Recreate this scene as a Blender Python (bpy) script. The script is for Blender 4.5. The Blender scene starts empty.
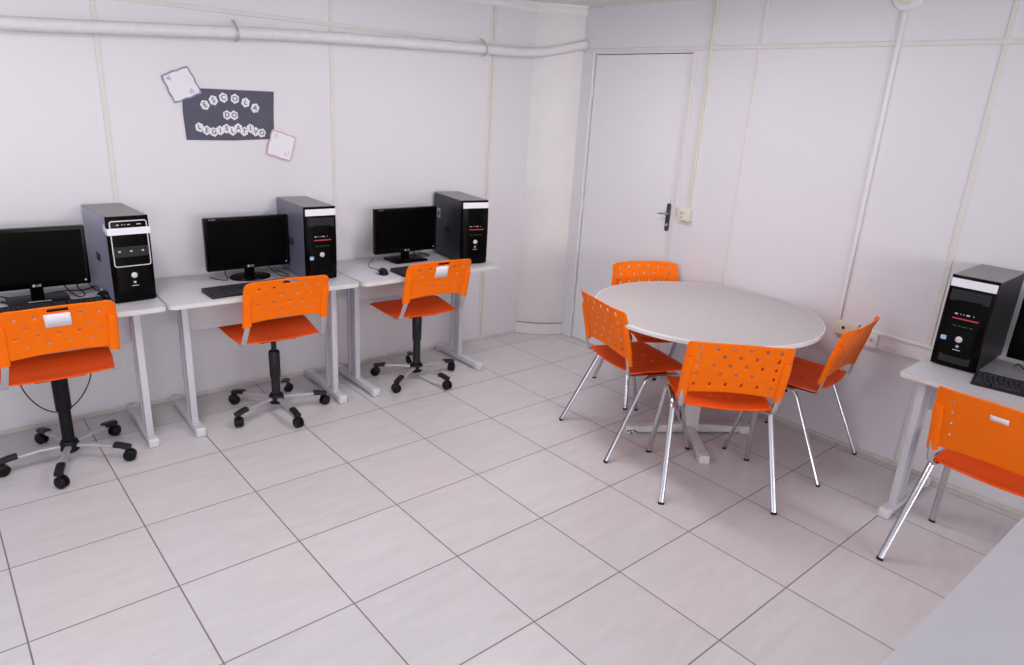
import bpy, bmesh, math, random
from mathutils import Vector, Matrix, Euler
random.seed(7)
PI = math.pi
SC = bpy.context.scene
COL = SC.collection

# ------------------------------------------------------------------ camera, world, lights, exposure
cd = bpy.data.cameras.new('camera')
cam = bpy.data.objects.new('camera', cd); COL.objects.link(cam)
cd.sensor_width = 36.0; cd.sensor_fit = 'HORIZONTAL'; cd.lens = 24.1604; cd.clip_start = 0.02
R = Matrix(((0.7576610500636917, 0.16495195823231698, -0.6314590918592495),
            (-0.6502006846935428, 0.27448952379189345, -0.7084451785089286),
            (0.056469485923215754, 0.9473364517444812, 0.31522189701184183)))
cam.matrix_world = Matrix.Translation((-0.05229, -4.15629, 1.73801)) @ R.to_4x4()
SC.camera = cam

w = bpy.data.worlds.new('daylight'); SC.world = w; w.use_nodes = True
w.node_tree.nodes['Background'].inputs[0].default_value = (0.80, 0.88, 1.0, 1)
w.node_tree.nodes['Background'].inputs[1].default_value = 1.2

def area(name, loc, direction, sx, sy, power, color):
    l = bpy.data.lights.new(name, 'AREA'); l.shape = 'RECTANGLE'; l.size = sx; l.size_y = sy
    l.energy = power; l.color = color
    o = bpy.data.objects.new(name, l); COL.objects.link(o); o.location = loc
    o.rotation_euler = Vector(direction).to_track_quat('-Z', 'Y').to_euler()
    return o
area('window_daylight_side', (-4.40, -3.6, 1.60), (1, 0.05, -0.05), 5.0, 1.3, 35, (0.78, 0.86, 1.0))
area('window_daylight_rear', (0.0, -8.40, 1.60), (0, 1, -0.05), 5.4, 1.3, 146, (1.0, 0.97, 0.965))
for lx in (0.2, 2.4):
    area('added_ceiling_fill', (lx, -1.9, 2.33), (0, 0, -1), 0.25, 1.2, 18, (1.0, 0.97, 0.97))  # unseen fill lamps, added to lift the floor and the corner

SC.view_settings.view_transform = 'Standard'
SC.view_settings.look = 'None'
SC.view_settings.exposure = -0.04
SC.view_settings.gamma = 1.0
SC.view_settings.use_curve_mapping = False

# ------------------------------------------------------------------ materials
def mat(name, color, rough=0.5, metal=0.0, spec=0.5, coat=0.0, noise=0.0, nscale=8.0, bump=0.0, bscale=200.0, emis=None, sss=0.0):
    m = bpy.data.materials.new(name); m.use_nodes = True
    nt = m.node_tree; b = nt.nodes['Principled BSDF']
    b.inputs['Base Color'].default_value = (*color, 1)
    b.inputs['Roughness'].default_value = rough
    b.inputs['Metallic'].default_value = metal
    b.inputs['Specular IOR Level'].default_value = spec
    b.inputs['Coat Weight'].default_value = coat
    if emis:
        b.inputs['Emission Color'].default_value = (*emis[:3], 1); b.inputs['Emission Strength'].default_value = emis[3]
    tc = nt.nodes.new('ShaderNodeTexCoord')
    if noise > 0:
        n = nt.nodes.new('ShaderNodeTexNoise'); n.inputs['Scale'].default_value = nscale; n.inputs['Detail'].default_value = 4
        nt.links.new(tc.outputs['Object'], n.inputs['Vector'])
        r = nt.nodes.new('ShaderNodeMapRange')
        r.inputs['From Min'].default_value = 0.3; r.inputs['From Max'].default_value = 0.7
        r.inputs['To Min'].default_value = 1 - noise; r.inputs['To Max'].default_value = 1 + noise
        nt.links.new(n.outputs['Fac'], r.inputs['Value'])
        mx = nt.nodes.new('ShaderNodeVectorMath'); mx.operation = 'SCALE'
        mx.inputs[0].default_value = color
        nt.links.new(r.outputs['Result'], mx.inputs['Scale'])
        nt.links.new(mx.outputs['Vector'], b.inputs['Base Color'])
    if bump > 0:
        n2 = nt.nodes.new('ShaderNodeTexNoise'); n2.inputs['Scale'].default_value = bscale
        nt.links.new(tc.outputs['Object'], n2.inputs['Vector'])
        bp = nt.nodes.new('ShaderNodeBump'); bp.inputs['Strength'].default_value = bump; bp.inputs['Distance'].default_value = 0.002
        nt.links.new(n2.outputs['Fac'], bp.inputs['Height']); nt.links.new(bp.outputs['Normal'], b.inputs['Normal'])
    return m

def floor_material():
    m = bpy.data.materials.new('ceramic_tile'); m.use_nodes = True
    nt = m.node_tree; L = nt.links; b = nt.nodes['Principled BSDF']
    tc = nt.nodes.new('ShaderNodeTexCoord')
    sp = nt.nodes.new('ShaderNodeSeparateXYZ'); L.new(tc.outputs['Object'], sp.inputs[0])
    def M(op, a, b_=None, c=None):
        n = nt.nodes.new('ShaderNodeMath'); n.operation = op
        for i, v in enumerate((a, b_, c)):
            if v is None: continue
            if isinstance(v, (int, float)): n.inputs[i].default_value = v
            else: L.new(v, n.inputs[i])
        return n.outputs[0]
    T = 0.46
    def dist(sock):
        q = M('DIVIDE', sock, T); q = M('ADD', q, 100.5); q = M('FRACT', q); q = M('SUBTRACT', q, 0.5); q = M('ABSOLUTE', q)
        return M('MULTIPLY', q, T)
    d = M('MINIMUM', dist(sp.outputs[0]), dist(sp.outputs[1]))
    mr = nt.nodes.new('ShaderNodeMapRange'); mr.inputs['From Min'].default_value = 0.0017; mr.inputs['From Max'].default_value = 0.0036
    L.new(d, mr.inputs['Value'])
    # one random value for each tile
    ix = M('FLOOR', M('DIVIDE', sp.outputs[0], T)); iy = M('FLOOR', M('DIVIDE', sp.outputs[1], T))
    cb = nt.nodes.new('ShaderNodeCombineXYZ'); L.new(ix, cb.inputs[0]); L.new(iy, cb.inputs[1])
    wn = nt.nodes.new('ShaderNodeTexWhiteNoise'); wn.noise_dimensions = '3D'; L.new(cb.outputs[0], wn.inputs['Vector'])
    # veins: stretched noise displaced by the tile id
    sc = nt.nodes.new('ShaderNodeVectorMath'); sc.operation = 'SCALE'; sc.inputs['Scale'].default_value = 7.0; L.new(wn.outputs['Color'], sc.inputs[0])
    ad = nt.nodes.new('ShaderNodeVectorMath'); ad.operation = 'ADD'; L.new(tc.outputs['Object'], ad.inputs[0]); L.new(sc.outputs[0], ad.inputs[1])
    mp = nt.nodes.new('ShaderNodeMapping'); mp.inputs['Rotation'].default_value = (0, 0, 0.9); mp.inputs['Scale'].default_value = (1.2, 5.5, 1)
    L.new(ad.outputs[0], mp.inputs['Vector'])
    nz = nt.nodes.new('ShaderNodeTexNoise'); nz.inputs['Scale'].default_value = 3.2; nz.inputs['Detail'].default_value = 8; nz.inputs['Roughness'].default_value = 0.6
    nz.inputs['Distortion'].default_value = 0.7
    L.new(mp.outputs[0], nz.inputs['Vector'])
    cr = nt.nodes.new('ShaderNodeValToRGB')
    cr.color_ramp.elements[0].position = 0.30; cr.color_ramp.elements[0].color = (0.607, 0.588, 0.603, 1)
    cr.color_ramp.elements[1].position = 0.66; cr.color_ramp.elements[1].color = (0.660, 0.641, 0.658, 1)
    L.new(nz.outputs['Fac'], cr.inputs[0])
    tv = nt.nodes.new('ShaderNodeMapRange'); tv.inputs['To Min'].default_value = 0.975; tv.inputs['To Max'].default_value = 1.02
    L.new(wn.outputs['Value'], tv.inputs['Value'])
    ts = nt.nodes.new('ShaderNodeVectorMath'); ts.operation = 'SCALE'; L.new(cr.outputs[0], ts.inputs[0]); L.new(tv.outputs[0], ts.inputs['Scale'])
    mx = nt.nodes.new('ShaderNodeMix'); mx.data_type = 'RGBA'
    L.new(mr.outputs[0], mx.inputs[0]); mx.inputs[6].default_value = (0.20, 0.175, 0.175, 1); L.new(ts.outputs[0], mx.inputs[7])
    L.new(mx.outputs[2], b.inputs['Base Color'])
    rr = nt.nodes.new('ShaderNodeMapRange'); rr.inputs['To Min'].default_value = 0.8; rr.inputs['To Max'].default_value = 0.26
    L.new(mr.outputs[0], rr.inputs['Value']); L.new(rr.outputs[0], b.inputs['Roughness'])
    b.inputs['Specular IOR Level'].default_value = 0.45
    hs = M('ADD', mr.outputs[0], M('MULTIPLY', nz.outputs['Fac'], 0.12))
    bp = nt.nodes.new('ShaderNodeBump'); bp.inputs['Strength'].default_value = 0.35; bp.inputs['Distance'].default_value = 0.0012
    L.new(hs, bp.inputs['Height']); L.new(bp.outputs['Normal'], b.inputs['Normal'])
    return m

M_ = dict(
    floor=floor_material(),
    wall=mat('wall_panel_white', (0.722, 0.702, 0.735), 0.42, noise=0.012, nscale=1.6, bump=0.05, bscale=60),
    plaster=mat('column_plaster', (0.74, 0.715, 0.71), 0.5, noise=0.02, nscale=5, bump=0.12, bscale=40),
    ceil=mat('ceiling_white', (0.80, 0.79, 0.79), 0.6, noise=0.02, nscale=3),
    batten=mat('cream_batten', (0.695, 0.665, 0.635), 0.45, noise=0.03, nscale=20),
    crown=mat('crown_white', (0.78, 0.77, 0.77), 0.4, noise=0.01),
    skirt=mat('skirting_cream', (0.62, 0.585, 0.55), 0.45, noise=0.06, nscale=14),
    line=mat('grout_grey', (0.34, 0.30, 0.29), 0.8, noise=0.05),
    door=mat('door_white', (0.79, 0.765, 0.79), 0.35, noise=0.01, nscale=2),
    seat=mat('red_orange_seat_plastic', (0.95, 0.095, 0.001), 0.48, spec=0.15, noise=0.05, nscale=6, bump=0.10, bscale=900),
    orange=mat('orange_plastic', (0.96, 0.168, 0.001), 0.48, spec=0.16, noise=0.03, nscale=6, bump=0.10, bscale=900),
    chrome=mat('chrome_steel', (0.60, 0.60, 0.63), 0.20, metal=1.0),
    greysteel=mat('silver_painted_steel', (0.50, 0.49, 0.52), 0.35, metal=0.45, noise=0.06, nscale=20),
    white_steel=mat('white_painted_steel', (0.62, 0.60, 0.62), 0.4, noise=0.04, nscale=20),
    deskleg=mat('light_grey_painted_steel', (0.58, 0.57, 0.62), 0.42, noise=0.03, nscale=12),
    endcap=mat('pale_grey_plastic', (0.66, 0.65, 0.67), 0.5, noise=0.05, nscale=40),
    laminate=mat('light_grey_laminate', (0.56, 0.545, 0.58), 0.38, noise=0.02, nscale=30),
    laminate_w=mat('warm_grey_laminate', (0.50, 0.463, 0.467), 0.34, noise=0.02, nscale=18),
    laminate_b=mat('cool_grey_laminate', (0.60, 0.60, 0.65), 0.4, noise=0.02, nscale=18),
    edge=mat('white_edge_band', (0.80, 0.79, 0.79), 0.35, noise=0.01),
    edge_c=mat('cream_edge_band', (0.66, 0.63, 0.61), 0.4, noise=0.02),
    black=mat('black_plastic', (0.004, 0.004, 0.005), 0.42, spec=0.22, noise=0.1, nscale=30),
    gloss=mat('black_gloss_plastic', (0.002, 0.002, 0.002), 0.20, spec=0.09, noise=0.05),
    screen=mat('dark_screen', (0.0015, 0.0015, 0.0015), 0.35, spec=0.05, noise=0.05),
    dgrey=mat('dark_grey_plastic', (0.016, 0.016, 0.019), 0.42, spec=0.28, noise=0.08, nscale=40),
    key=mat('key_caps', (0.03, 0.03, 0.034), 0.5, spec=0.3, noise=0.1, nscale=60),
    case_l=mat('bright_sheen_case', (0.36, 0.36, 0.47), 0.36, metal=0.3, noise=0.06, nscale=9),  # black steel; the room's reflection is painted in as slate grey
    case_m=mat('mid_sheen_case', (0.21, 0.21, 0.29), 0.34, metal=0.3, noise=0.06, nscale=9),  # same black steel with a weaker reflection painted into the colour
    case_d=mat('charcoal_steel_case', (0.022, 0.022, 0.032), 0.34, metal=0.2, noise=0.06, nscale=9),
    case_k=mat('black_steel_case', (0.003, 0.003, 0.004), 0.30, spec=0.06, noise=0.06, nscale=9),
    case_top=mat('sheen_case_lid', (0.20, 0.195, 0.20), 0.33, metal=0.3, noise=0.05, nscale=9),  # black lid lightened in colour to stand for reflected light
    silver=mat('silver_plastic', (0.62, 0.61, 0.62), 0.3, metal=0.4, noise=0.03),
    paper=mat('white_paper', (0.80, 0.78, 0.84), 0.7, noise=0.02, nscale=40),
    red=mat('red_plastic', (0.50, 0.03, 0.045), 0.4, noise=0.03),
    blue=mat('pale_blue_sticker', (0.32, 0.52, 0.72), 0.45, noise=0.05, nscale=60),
    green=mat('green_print', (0.03, 0.16, 0.08), 0.5, noise=0.05),
    slate=mat('slate_card', (0.085, 0.085, 0.125), 0.7, noise=0.06, nscale=9),
    ink=mat('grey_ink', (0.10, 0.10, 0.115), 0.7, noise=0.05),
    blueline=mat('blue_grey_print', (0.24, 0.26, 0.42), 0.7, noise=0.08, nscale=70),
    pinkline=mat('pink_print', (0.62, 0.42, 0.43), 0.7, noise=0.08, nscale=70),
    pipe=mat('pipe_wrap_white', (0.74, 0.72, 0.74), 0.6, noise=0.03, nscale=25, bump=0.5, bscale=35),
    socket=mat('cream_socket_plastic', (0.72, 0.68, 0.57), 0.4, noise=0.02),
    trunk=mat('white_trunking', (0.77, 0.75, 0.77), 0.4, noise=0.01),
    brass=mat('dark_metal_lock', (0.16, 0.15, 0.17), 0.3, metal=0.8, noise=0.15, nscale=60),
    tube=mat('added_fill_tube', (0.9, 0.9, 0.9), 0.5, noise=0.01, emis=(1, 0.98, 0.97, 4.0)),  # glow of the added ceiling fill
)

# ------------------------------------------------------------------ mesh helpers
def link(name, bm, m, parent=None, smooth=35, sub=0):
    me = bpy.data.meshes.new(name)
    bmesh.ops.recalc_face_normals(bm, faces=bm.faces)
    bm.to_mesh(me); bm.free()
    ms = m if isinstance(m, (list, tuple)) else [m]
    for q in ms: me.materials.append(q)
    o = bpy.data.objects.new(name, me); COL.objects.link(o)
    if parent: o.parent = parent
    if smooth:
        for p in me.polygons: p.use_smooth = True
        me.set_sharp_from_angle(angle=math.radians(smooth))
    return o

def thing(name, label, cat, loc=(0, 0, 0), rz=0.0, group=None):
    o = bpy.data.objects.new(name, None); COL.objects.link(o)
    o.empty_display_size = 0.1
    o.location = loc; o.rotation_euler = (0, 0, rz)
    o['label'] = label; o['category'] = cat
    if group: o['group'] = group
    return o

def tag(o, label, cat, group=None):
    o['label'] = label; o['category'] = cat
    if group: o['group'] = group
    return o

def struct(name, bm, m, smooth=0):
    o = link(name, bm, m, smooth=smooth); o['kind'] = 'structure'; return o

def copy_tree(o, parent=None):
    c = o.copy(); COL.objects.link(c); c.parent = parent
    for ch in list(o.children): copy_tree(ch, c)
    return c

def box(bm, lo, hi, bev=0.0, seg=2, mtx=None):
    vs = []
    for x in (lo[0], hi[0]):
        for y in (lo[1], hi[1]):
            for z in (lo[2], hi[2]): vs.append(bm.verts.new((x, y, z)))
    F = [(0, 1, 3, 2), (4, 6, 7, 5), (0, 4, 5, 1), (2, 3, 7, 6), (0, 2, 6, 4), (1, 5, 7, 3)]
    fs = [bm.faces.new([vs[i] for i in f]) for f in F]
    if mtx: bmesh.ops.transform(bm, matrix=mtx, verts=vs)
    if bev > 0:
        es = list({e for f in fs for e in f.edges})
        bmesh.ops.bevel(bm, geom=es, offset=bev, segments=seg, profile=0.6, affect='EDGES', clamp_overlap=True)
    return bm

def Box(lo, hi, bev=0.0, seg=2, mtx=None):
    return box(bmesh.new(), lo, hi, bev, seg, mtx)

def prism(bm, pts, z0, z1, mtx=None, bev=0.0, seg=2):
    """polygon pts (x, y) extruded from z0 to z1"""
    a = [bm.verts.new((x, y, z0)) for x, y in pts]; b = [bm.verts.new((x, y, z1)) for x, y in pts]
    n = len(pts); fs = [bm.faces.new(a[::-1]), bm.faces.new(b)]
    for i in range(n): fs.append(bm.faces.new((a[i], a[(i + 1) % n], b[(i + 1) % n], b[i])))
    if mtx: bmesh.ops.transform(bm, matrix=mtx, verts=a + b)
    if bev > 0:
        bmesh.ops.bevel(bm, geom=list(fs[0].edges) + list(fs[1].edges), offset=bev, segments=seg, profile=0.6, affect='EDGES', clamp_overlap=True)
    return bm

def cyl(bm, p0, p1, r0, r1=None, n=20, cap=True):
    r1 = r0 if r1 is None else r1
    p0, p1 = Vector(p0), Vector(p1); t = (p1 - p0).normalized()
    a = t.orthogonal().normalized(); b = t.cross(a)
    A = [bm.verts.new(p0 + (a * math.cos(2 * PI * i / n) + b * math.sin(2 * PI * i / n)) * r0) for i in range(n)]
    B = [bm.verts.new(p1 + (a * math.cos(2 * PI * i / n) + b * math.sin(2 * PI * i / n)) * r1) for i in range(n)]
    for i in range(n): bm.faces.new((A[i], A[(i + 1) % n], B[(i + 1) % n], B[i]))
    if cap: bm.faces.new(A[::-1]); bm.faces.new(B)
    return bm

def lathe(bm, prof, c=(0, 0), n=28, mtx=None):
    rings = []
    vs = []
    for r, z in prof:
        ring = [bm.verts.new((c[0] + r * math.cos(2 * PI * i / n), c[1] + r * math.sin(2 * PI * i / n), z)) for i in range(n)]
        rings.append(ring); vs += ring
    for A, B in zip(rings, rings[1:]):
        for i in range(n): bm.faces.new((A[i], A[(i + 1) % n], B[(i + 1) % n], B[i]))
    bm.faces.new(rings[0][::-1]); bm.faces.new(rings[-1])
    if mtx: bmesh.ops.transform(bm, matrix=mtx, verts=vs)
    return bm

def round_path(pts, rad, n=6):
    pts = [Vector(p) for p in pts]; out = [pts[0]]
    for i in range(1, len(pts) - 1):
        p = pts[i]; a = pts[i - 1] - p; b = pts[i + 1] - p
        d = min(rad, a.length * 0.48, b.length * 0.48)
        s = p + a.normalized() * d; e = p + b.normalized() * d
        for k in range(n + 1):
            t = k / n; out.append(s * (1 - t) ** 2 + p * 2 * t * (1 - t) + e * t * t)
    out.append(pts[-1]); return out

def sweep(bm, path, ra, rb=None, axis=None, n=12, sq=0.0):
    """tube of half widths ra (along axis) and rb along a path"""
    rb = ra if rb is None else rb
    path = [Vector(p) for p in path]; rings = []
    a = None
    for i, p in enumerate(path):
        t = (path[min(i + 1, len(path) - 1)] - path[max(i - 1, 0)]).normalized()
        if axis is not None:
            ax = Vector(axis); a = (ax - t * ax.dot(t)).normalized()
        else:
            a = t.orthogonal().normalized() if a is None else (a - t * a.dot(t)).normalized()
        b = t.cross(a)
        ring = []
        for k in range(n):
            th = 2 * PI * (k + 0.5) / n; c, s = math.cos(th), math.sin(th)
            if sq: c = math.copysign(abs(c) ** sq, c); s = math.copysign(abs(s) ** sq, s)
            ring.append(bm.verts.new(p + a * c * ra + b * s * rb))
        rings.append(ring)
    for A, B in zip(rings, rings[1:]):
        for i in range(n): bm.faces.new((A[i], A[(i + 1) % n], B[(i + 1) % n], B[i]))
    bm.faces.new(rings[0][::-1]); bm.faces.new(rings[-1])
    return bm

def rrect(w, h, r, n=5):
    pts = []
    for cx, cy, a0 in ((w / 2 - r, h / 2 - r, 0), (-w / 2 + r, h / 2 - r, 90), (-w / 2 + r, -h / 2 + r, 180), (w / 2 - r, -h / 2 + r, 270)):
        for k in range(n + 1):
            a = math.radians(a0 + 90 * k / n); pts.append((cx + r * math.cos(a), cy + r * math.sin(a)))
    return pts

def mod_apply_like(o, thick, sub, offset=0.0):
    if thick:
        s = o.modifiers.new('solid', 'SOLIDIFY'); s.thickness = thick; s.offset = offset
    if sub:
        s = o.modifiers.new('sub', 'SUBSURF'); s.levels = sub; s.render_levels = sub
    return o

_glyphs = {}
def text_bm(txt, size, depth, bold=0.0):
    c = bpy.data.curves.new('lettering', 'FONT'); c.body = txt; c.size = size; c.extrude = depth; c.offset = bold
    c.align_x = 'CENTER'; c.align_y = 'CENTER'; c.resolution_u = 3
    o = bpy.data.objects.new('lettering', c); COL.objects.link(o)
    dg = bpy.context.evaluated_depsgraph_get(); dg.update()
    me = bpy.data.meshes.new_from_object(o.evaluated_get(dg))
    bm = bmesh.new(); bm.from_mesh(me)
    bpy.data.objects.remove(o); bpy.data.curves.remove(c); bpy.data.meshes.remove(me)
    return bm

# ------------------------------------------------------------------ room shell
XB = 3.749                       # face of the right-hand wall
def wy(x): return -0.1382 - 0.034 * x      # face of the wall behind the computers
TILT = -math.atan(0.034)
H = 2.41
XL, YR = -4.5, -8.5              # unseen side and rear walls
MA = Matrix.Translation((0, wy(0), 0)) @ Matrix.Rotation(TILT, 4, 'Z')   # frame of wall A: x along it, y into it

struct('floor', Box((XL - .12, YR - .12, -0.10), (XB + .12, 0.15, 0)), M_['floor'])
struct('ceiling', Box((XL - .12, YR - .12, H), (XB + .12, 0.15, H + .1)), M_['ceil'])
struct('wall_back', Box((XL - .1, 0, 0), (XB + .12, .12, H), mtx=MA), M_['wall'])
DY0, DY1, DZ = -0.590, -1.412, 2.100
bm = bmesh.new()
box(bm, (XB, DY0, 0), (XB + .12, 0.1, H)); box(bm, (XB, YR, 0), (XB + .12, DY1, H)); box(bm, (XB, DY1, DZ), (XB + .12, DY0, H))
struct('wall_right', bm, M_['wall'])
def wall_with_window(name, axis, fixed, a0, a1, w0, w1, z0, z1, out):
    bm = bmesh.new()
    def b(lo_a, hi_a, lo_z, hi_z):
        if axis == 'y': box(bm, (min(fixed, fixed + out), lo_a, lo_z), (max(fixed, fixed + out), hi_a, hi_z))
        else: box(bm, (lo_a, min(fixed, fixed + out), lo_z), (hi_a, max(fixed, fixed + out), hi_z))
    b(a0, w0, 0, H); b(w1, a1, 0, H); b(w0, w1, 0, z0); b(w0, w1, z1, H)
    struct(name, bm, M_['wall'])
wall_with_window('wall_left', 'y', XL, YR, 0.1, -6.1, -1.1, 0.95, 2.25, -.12)
wall_with_window('wall_front', 'x', YR, XL, XB, -2.7, 2.7, 0.95, 2.25, -.12)
def window(name, axis, fixed, a0, a1, z0, z1):
    bm = bmesh.new()
    def b(la, ha, lz, hz):
        if axis == 'y': box(bm, (fixed - .04, la, lz), (fixed, ha, hz))
        else: box(bm, (la, fixed - .04, lz), (ha, fixed, hz))
    t = .05
    b(a0, a1, z0, z0 + t); b(a0, a1, z1 - t, z1)
    n = 3
    for k in range(n + 1):
        c = a0 + (a1 - a0) * k / n; c = min(max(c, a0 + t / 2), a1 - t / 2)
        b(c - t / 2, c + t / 2, z0, z1)
    struct(name, bm, M_['crown'])
window('window_1', 'y', XL - .02, -6.1, -1.1, .95, 2.25)
window('window_2', 'x', YR - .02, -2.7, 2.7, .95, 2.25)

# curved column in the corner, with its tiled foot band
def arc_pts(p0, p1, sag, n=14, toward=(-1, -1)):
    p0, p1 = Vector(p0), Vector(p1); mid = (p0 + p1) / 2; d = p1 - p0; nn = Vector((d.y, -d.x)).normalized()
    if nn.dot(Vector(toward)) < 0: nn = -nn
    return [tuple(p0 + d * (k / n) + nn * sag * (1 - (2 * k / n - 1) ** 2)) for k in range(n + 1)]
colp = arc_pts((3.462, wy(3.462) + .01), (XB + .01, -.478), .030)
bm = prism(bmesh.new(), colp + [(XB + .05, 0.0), (3.44, 0.0)], 0.088, H)
struct('trim_1', bm, M_['plaster'], 30)
colb = arc_pts((3.448, wy(3.448) + .01), (XB + .01, -.494), .038)
bm = prism(bmesh.new(), colb + [(XB + .05, 0.0), (3.44, 0.0)], 0.0, 0.090)
struct('trim_2', bm, M_['plaster'], 30)
colg = arc_pts((3.447, wy(3.447) + .01), (XB + .01, -.495), .039)
bm = prism(bmesh.new(), colg + [(XB + .05, 0.0), (3.44, 0.0)], 0.090, 0.094)
prism(bm, colg + [(XB + .05, 0.0), (3.44, 0.0)], 0.0, 0.0025)
struct('trim_3', bm, M_['line'], 30)

# thin cream battens over the panel joints
trim_no = [4]
def trim(bm, m=None, name=None):
    o = struct('trim_%d' % trim_no[0] if not name else name, bm, m or M_['batten']); trim_no[0] += 1; return o
L_A = math.hypot(1, .034)
for x, hw in ((-4.03, .012), (-2.84, .012), (-1.64, .012), (-0.45, .012), (0.746, .012), (1.938, .012)):
    trim(Box((x * L_A - hw, -.005, 0.0), (x * L_A + hw, .002, H), .002, 1, MA))
bm = Box((3.085, -.005, 0), (3.102, .002, H), .002, 1, MA); box(bm, (3.108, -.008, 0), (3.132, .002, H), .002, 1, MA); trim(bm)
trim(Box((XL, -.006, 2.100), (3.455, .002, 2.122), .002, 1, MA))
for y, hw in ((-1.862, .009), (-3.072, .014), (-4.28, .012), (-5.49, .012), (-6.7, .012), (-7.9, .012)):
    trim(Box((XB - .005, y - hw, 0.0), (XB + .002, y + hw, H), .002, 1))
trim(Box((XB - .006, YR, 2.112), (XB + .002, -0.48, 2.136), .002, 1))
# door case
trim(Box((XB - .010, DY1 - .030, 0.0), (XB + .01, DY1 - .004, 2.112), .003, 1))
trim(Box((XB - .006, DY0 + .003, 0.0), (XB + .01, DY0 + .012, 2.112), .002, 1), M_['crown'])
# crown
def crown_profile(): return [(0, 0), (-.010, 0), (-.016, .012), (-.016, .028), (-.030, .046), (-.036, .046), (-.036, .060), (0, .060)]
bm = bmesh.new()
pr = crown_profile()
V0 = [bm.verts.new((XL, y, H - .060 + z)) for y, z in pr]; V1 = [bm.verts.new((3.47, y, H - .060 + z)) for y, z in pr]
bm.faces.new(V0); bm.faces.new(V1[::-1])
for i in range(len(pr)): bm.faces.new((V0[i], V0[(i + 1) % len(pr)], V1[(i + 1) % len(pr)], V1[i]))
bmesh.ops.transform(bm, matrix=MA, verts=bm.verts)
trim(bm, M_['crown'])
bm = bmesh.new(); rings = []
for off, z in ((0, 0), (.010, 0), (.016, .012), (.016, .028), (.030, .046), (.036, .046), (.036, .060), (0, .060)):
    rings.append([bm.verts.new((x - off * .68, y - off * .73, H - .060 + z)) for x, y in colp])
for A, B in zip(rings, rings[1:] + rings[:1]):
    for i in range(len(A) - 1): bm.faces.new((A[i], A[i + 1], B[i + 1], B[i]))
bm.faces.new([r[0] for r in rings]); bm.faces.new([r[-1] for r in rings][::-1])
trim(bm, M_['crown'])
trim(Box((XB - .012, YR, H - .014), (XB + .002, -0.49, H), .002, 1), M_['batten'])
# skirting
o = struct('baseboard_back', Box((XL, -.007, 0), (3.455, .002, .022), .002, 1, MA), M_['skirt'])
bm = Box((XB - .016, YR, 0), (XB + .002, DY1 - .035, .020), .003, 1); box(bm, (XB - .014, DY0, 0), (XB + .002, -.50, .016), .003, 1)
struct('baseboard_right', bm, M_['skirt'])

# door leaf, set in its opening
d = thing('door_1', '', 'door', (XB + .012, DY1 + .004, 0))
del d['label']; del d['category']; d['kind'] = 'structure'
link('door_leaf', Box((0, 0, .012), (.035, DY0 - DY1 - .010, DZ - .004), .002, 1), M_['door'], d)
link('door_threshold', Box((-.010, 0, 0), (.040, DY0 - DY1 - .008, .009), .002, 1), M_['skirt'], d)
hy = -1.372 - d.location.y
bm = prism(bmesh.new(), rrect(.036, .185, .016), 0, .006, Matrix.Translation((-.006, hy, 1.080)) @ Matrix(((0, 0, 1, 0), (1, 0, 0, 0), (0, 1, 0, 0), (0, 0, 0, 1))), .002, 1)
hp = link('handle_plate', bm, M_['brass'], d); hp['label'] = 'dark metal lock plate'
bm = cyl(bmesh.new(), (-.006, hy, 1.105), (-.042, hy, 1.105), .009, n=14)
sweep(bm, round_path([(-.042, hy, 1.105), (-.046, hy + .022, 1.104), (-.046, hy + .050, 1.100)], .02), .008, .006, axis=(1, 0, 0))
link('handle_lever', bm, M_['chrome'], d)
link('keyhole', cyl(bmesh.new(), (-.006, hy, 1.030), (-.012, hy, 1.030), .009, n=14), M_['silver'], d)
bm = bmesh.new()
for z in (.25, 1.05, 1.85): cyl(bm, (-.006, DY0 - DY1 - .006, z - .04), (-.006, DY0 - DY1 - .006, z + .04), .006, n=10)
link('door_hinge', bm, M_['crown'], d)
# dark gap of the leaf
bm = Box((.040, DY0 - DY1 - .012 - .0, 0), (.06, DY0 - DY1, DZ)); box(bm, (.040, -.010, DZ - .006), (.06, DY0 - DY1, DZ + .001))
link('door_stop', bm, M_['line'], d)
d['kind'] = 'structure'
# corridor side is closed behind the door
struct('wall_corridor', Box((XB + .13, DY1 - .2, 0), (XB + .16, DY0 + .2, H)), M_['wall'])

# ------------------------------------------------------------------ fittings on the walls
# wrapped pipe under the cornice
pts = []
ctrl = [(-4.4, 1.90), (-1.9, 1.905), (-0.4, 1.920), (.36, 1.946), (.95, 1.981), (1.73, 2.029), (2.35, 2.052), (2.96, 2.071), (3.20, 2.075), (3.36, 2.083)]
P = [Vector((x, wy(x) - .046, z)) for x, z in ctrl] + [Vector((3.50, -.345, 2.098)), Vector((3.62, -.435, 2.130)), Vector((3.745, -.505, 2.165))]
def catmull(P, n=9):
    out = []
    for i in range(len(P) - 1):
        p0 = P[max(i - 1, 0)]; p1 = P[i]; p2 = P[i + 1]; p3 = P[min(i + 2, len(P) - 1)]
        for k in range(n):
            t = k / n
            out.append(0.5 * ((2 * p1) + (p2 - p0) * t + (2 * p0 - 5 * p1 + 4 * p2 - p3) * t * t + (3 * p1 - p0 - 3 * p2 + p3) * t ** 3))
    out.append(P[-1]); return out
path = catmull(P, 14)
bm = sweep(bmesh.new(), path, .0305, n=20)
for v in bm.verts:
    v.co += Vector((random.uniform(-1, 1), random.uniform(-1, 1), random.uniform(-1, 1))) * .0012
pipe = thing('insulated_pipe', 'thick white wrapped pipe running along the top of the back wall', 'pipe', (0, 0, 0))
link('pipe_wrap', bm, M_['pipe'], pipe, 60)
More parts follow.
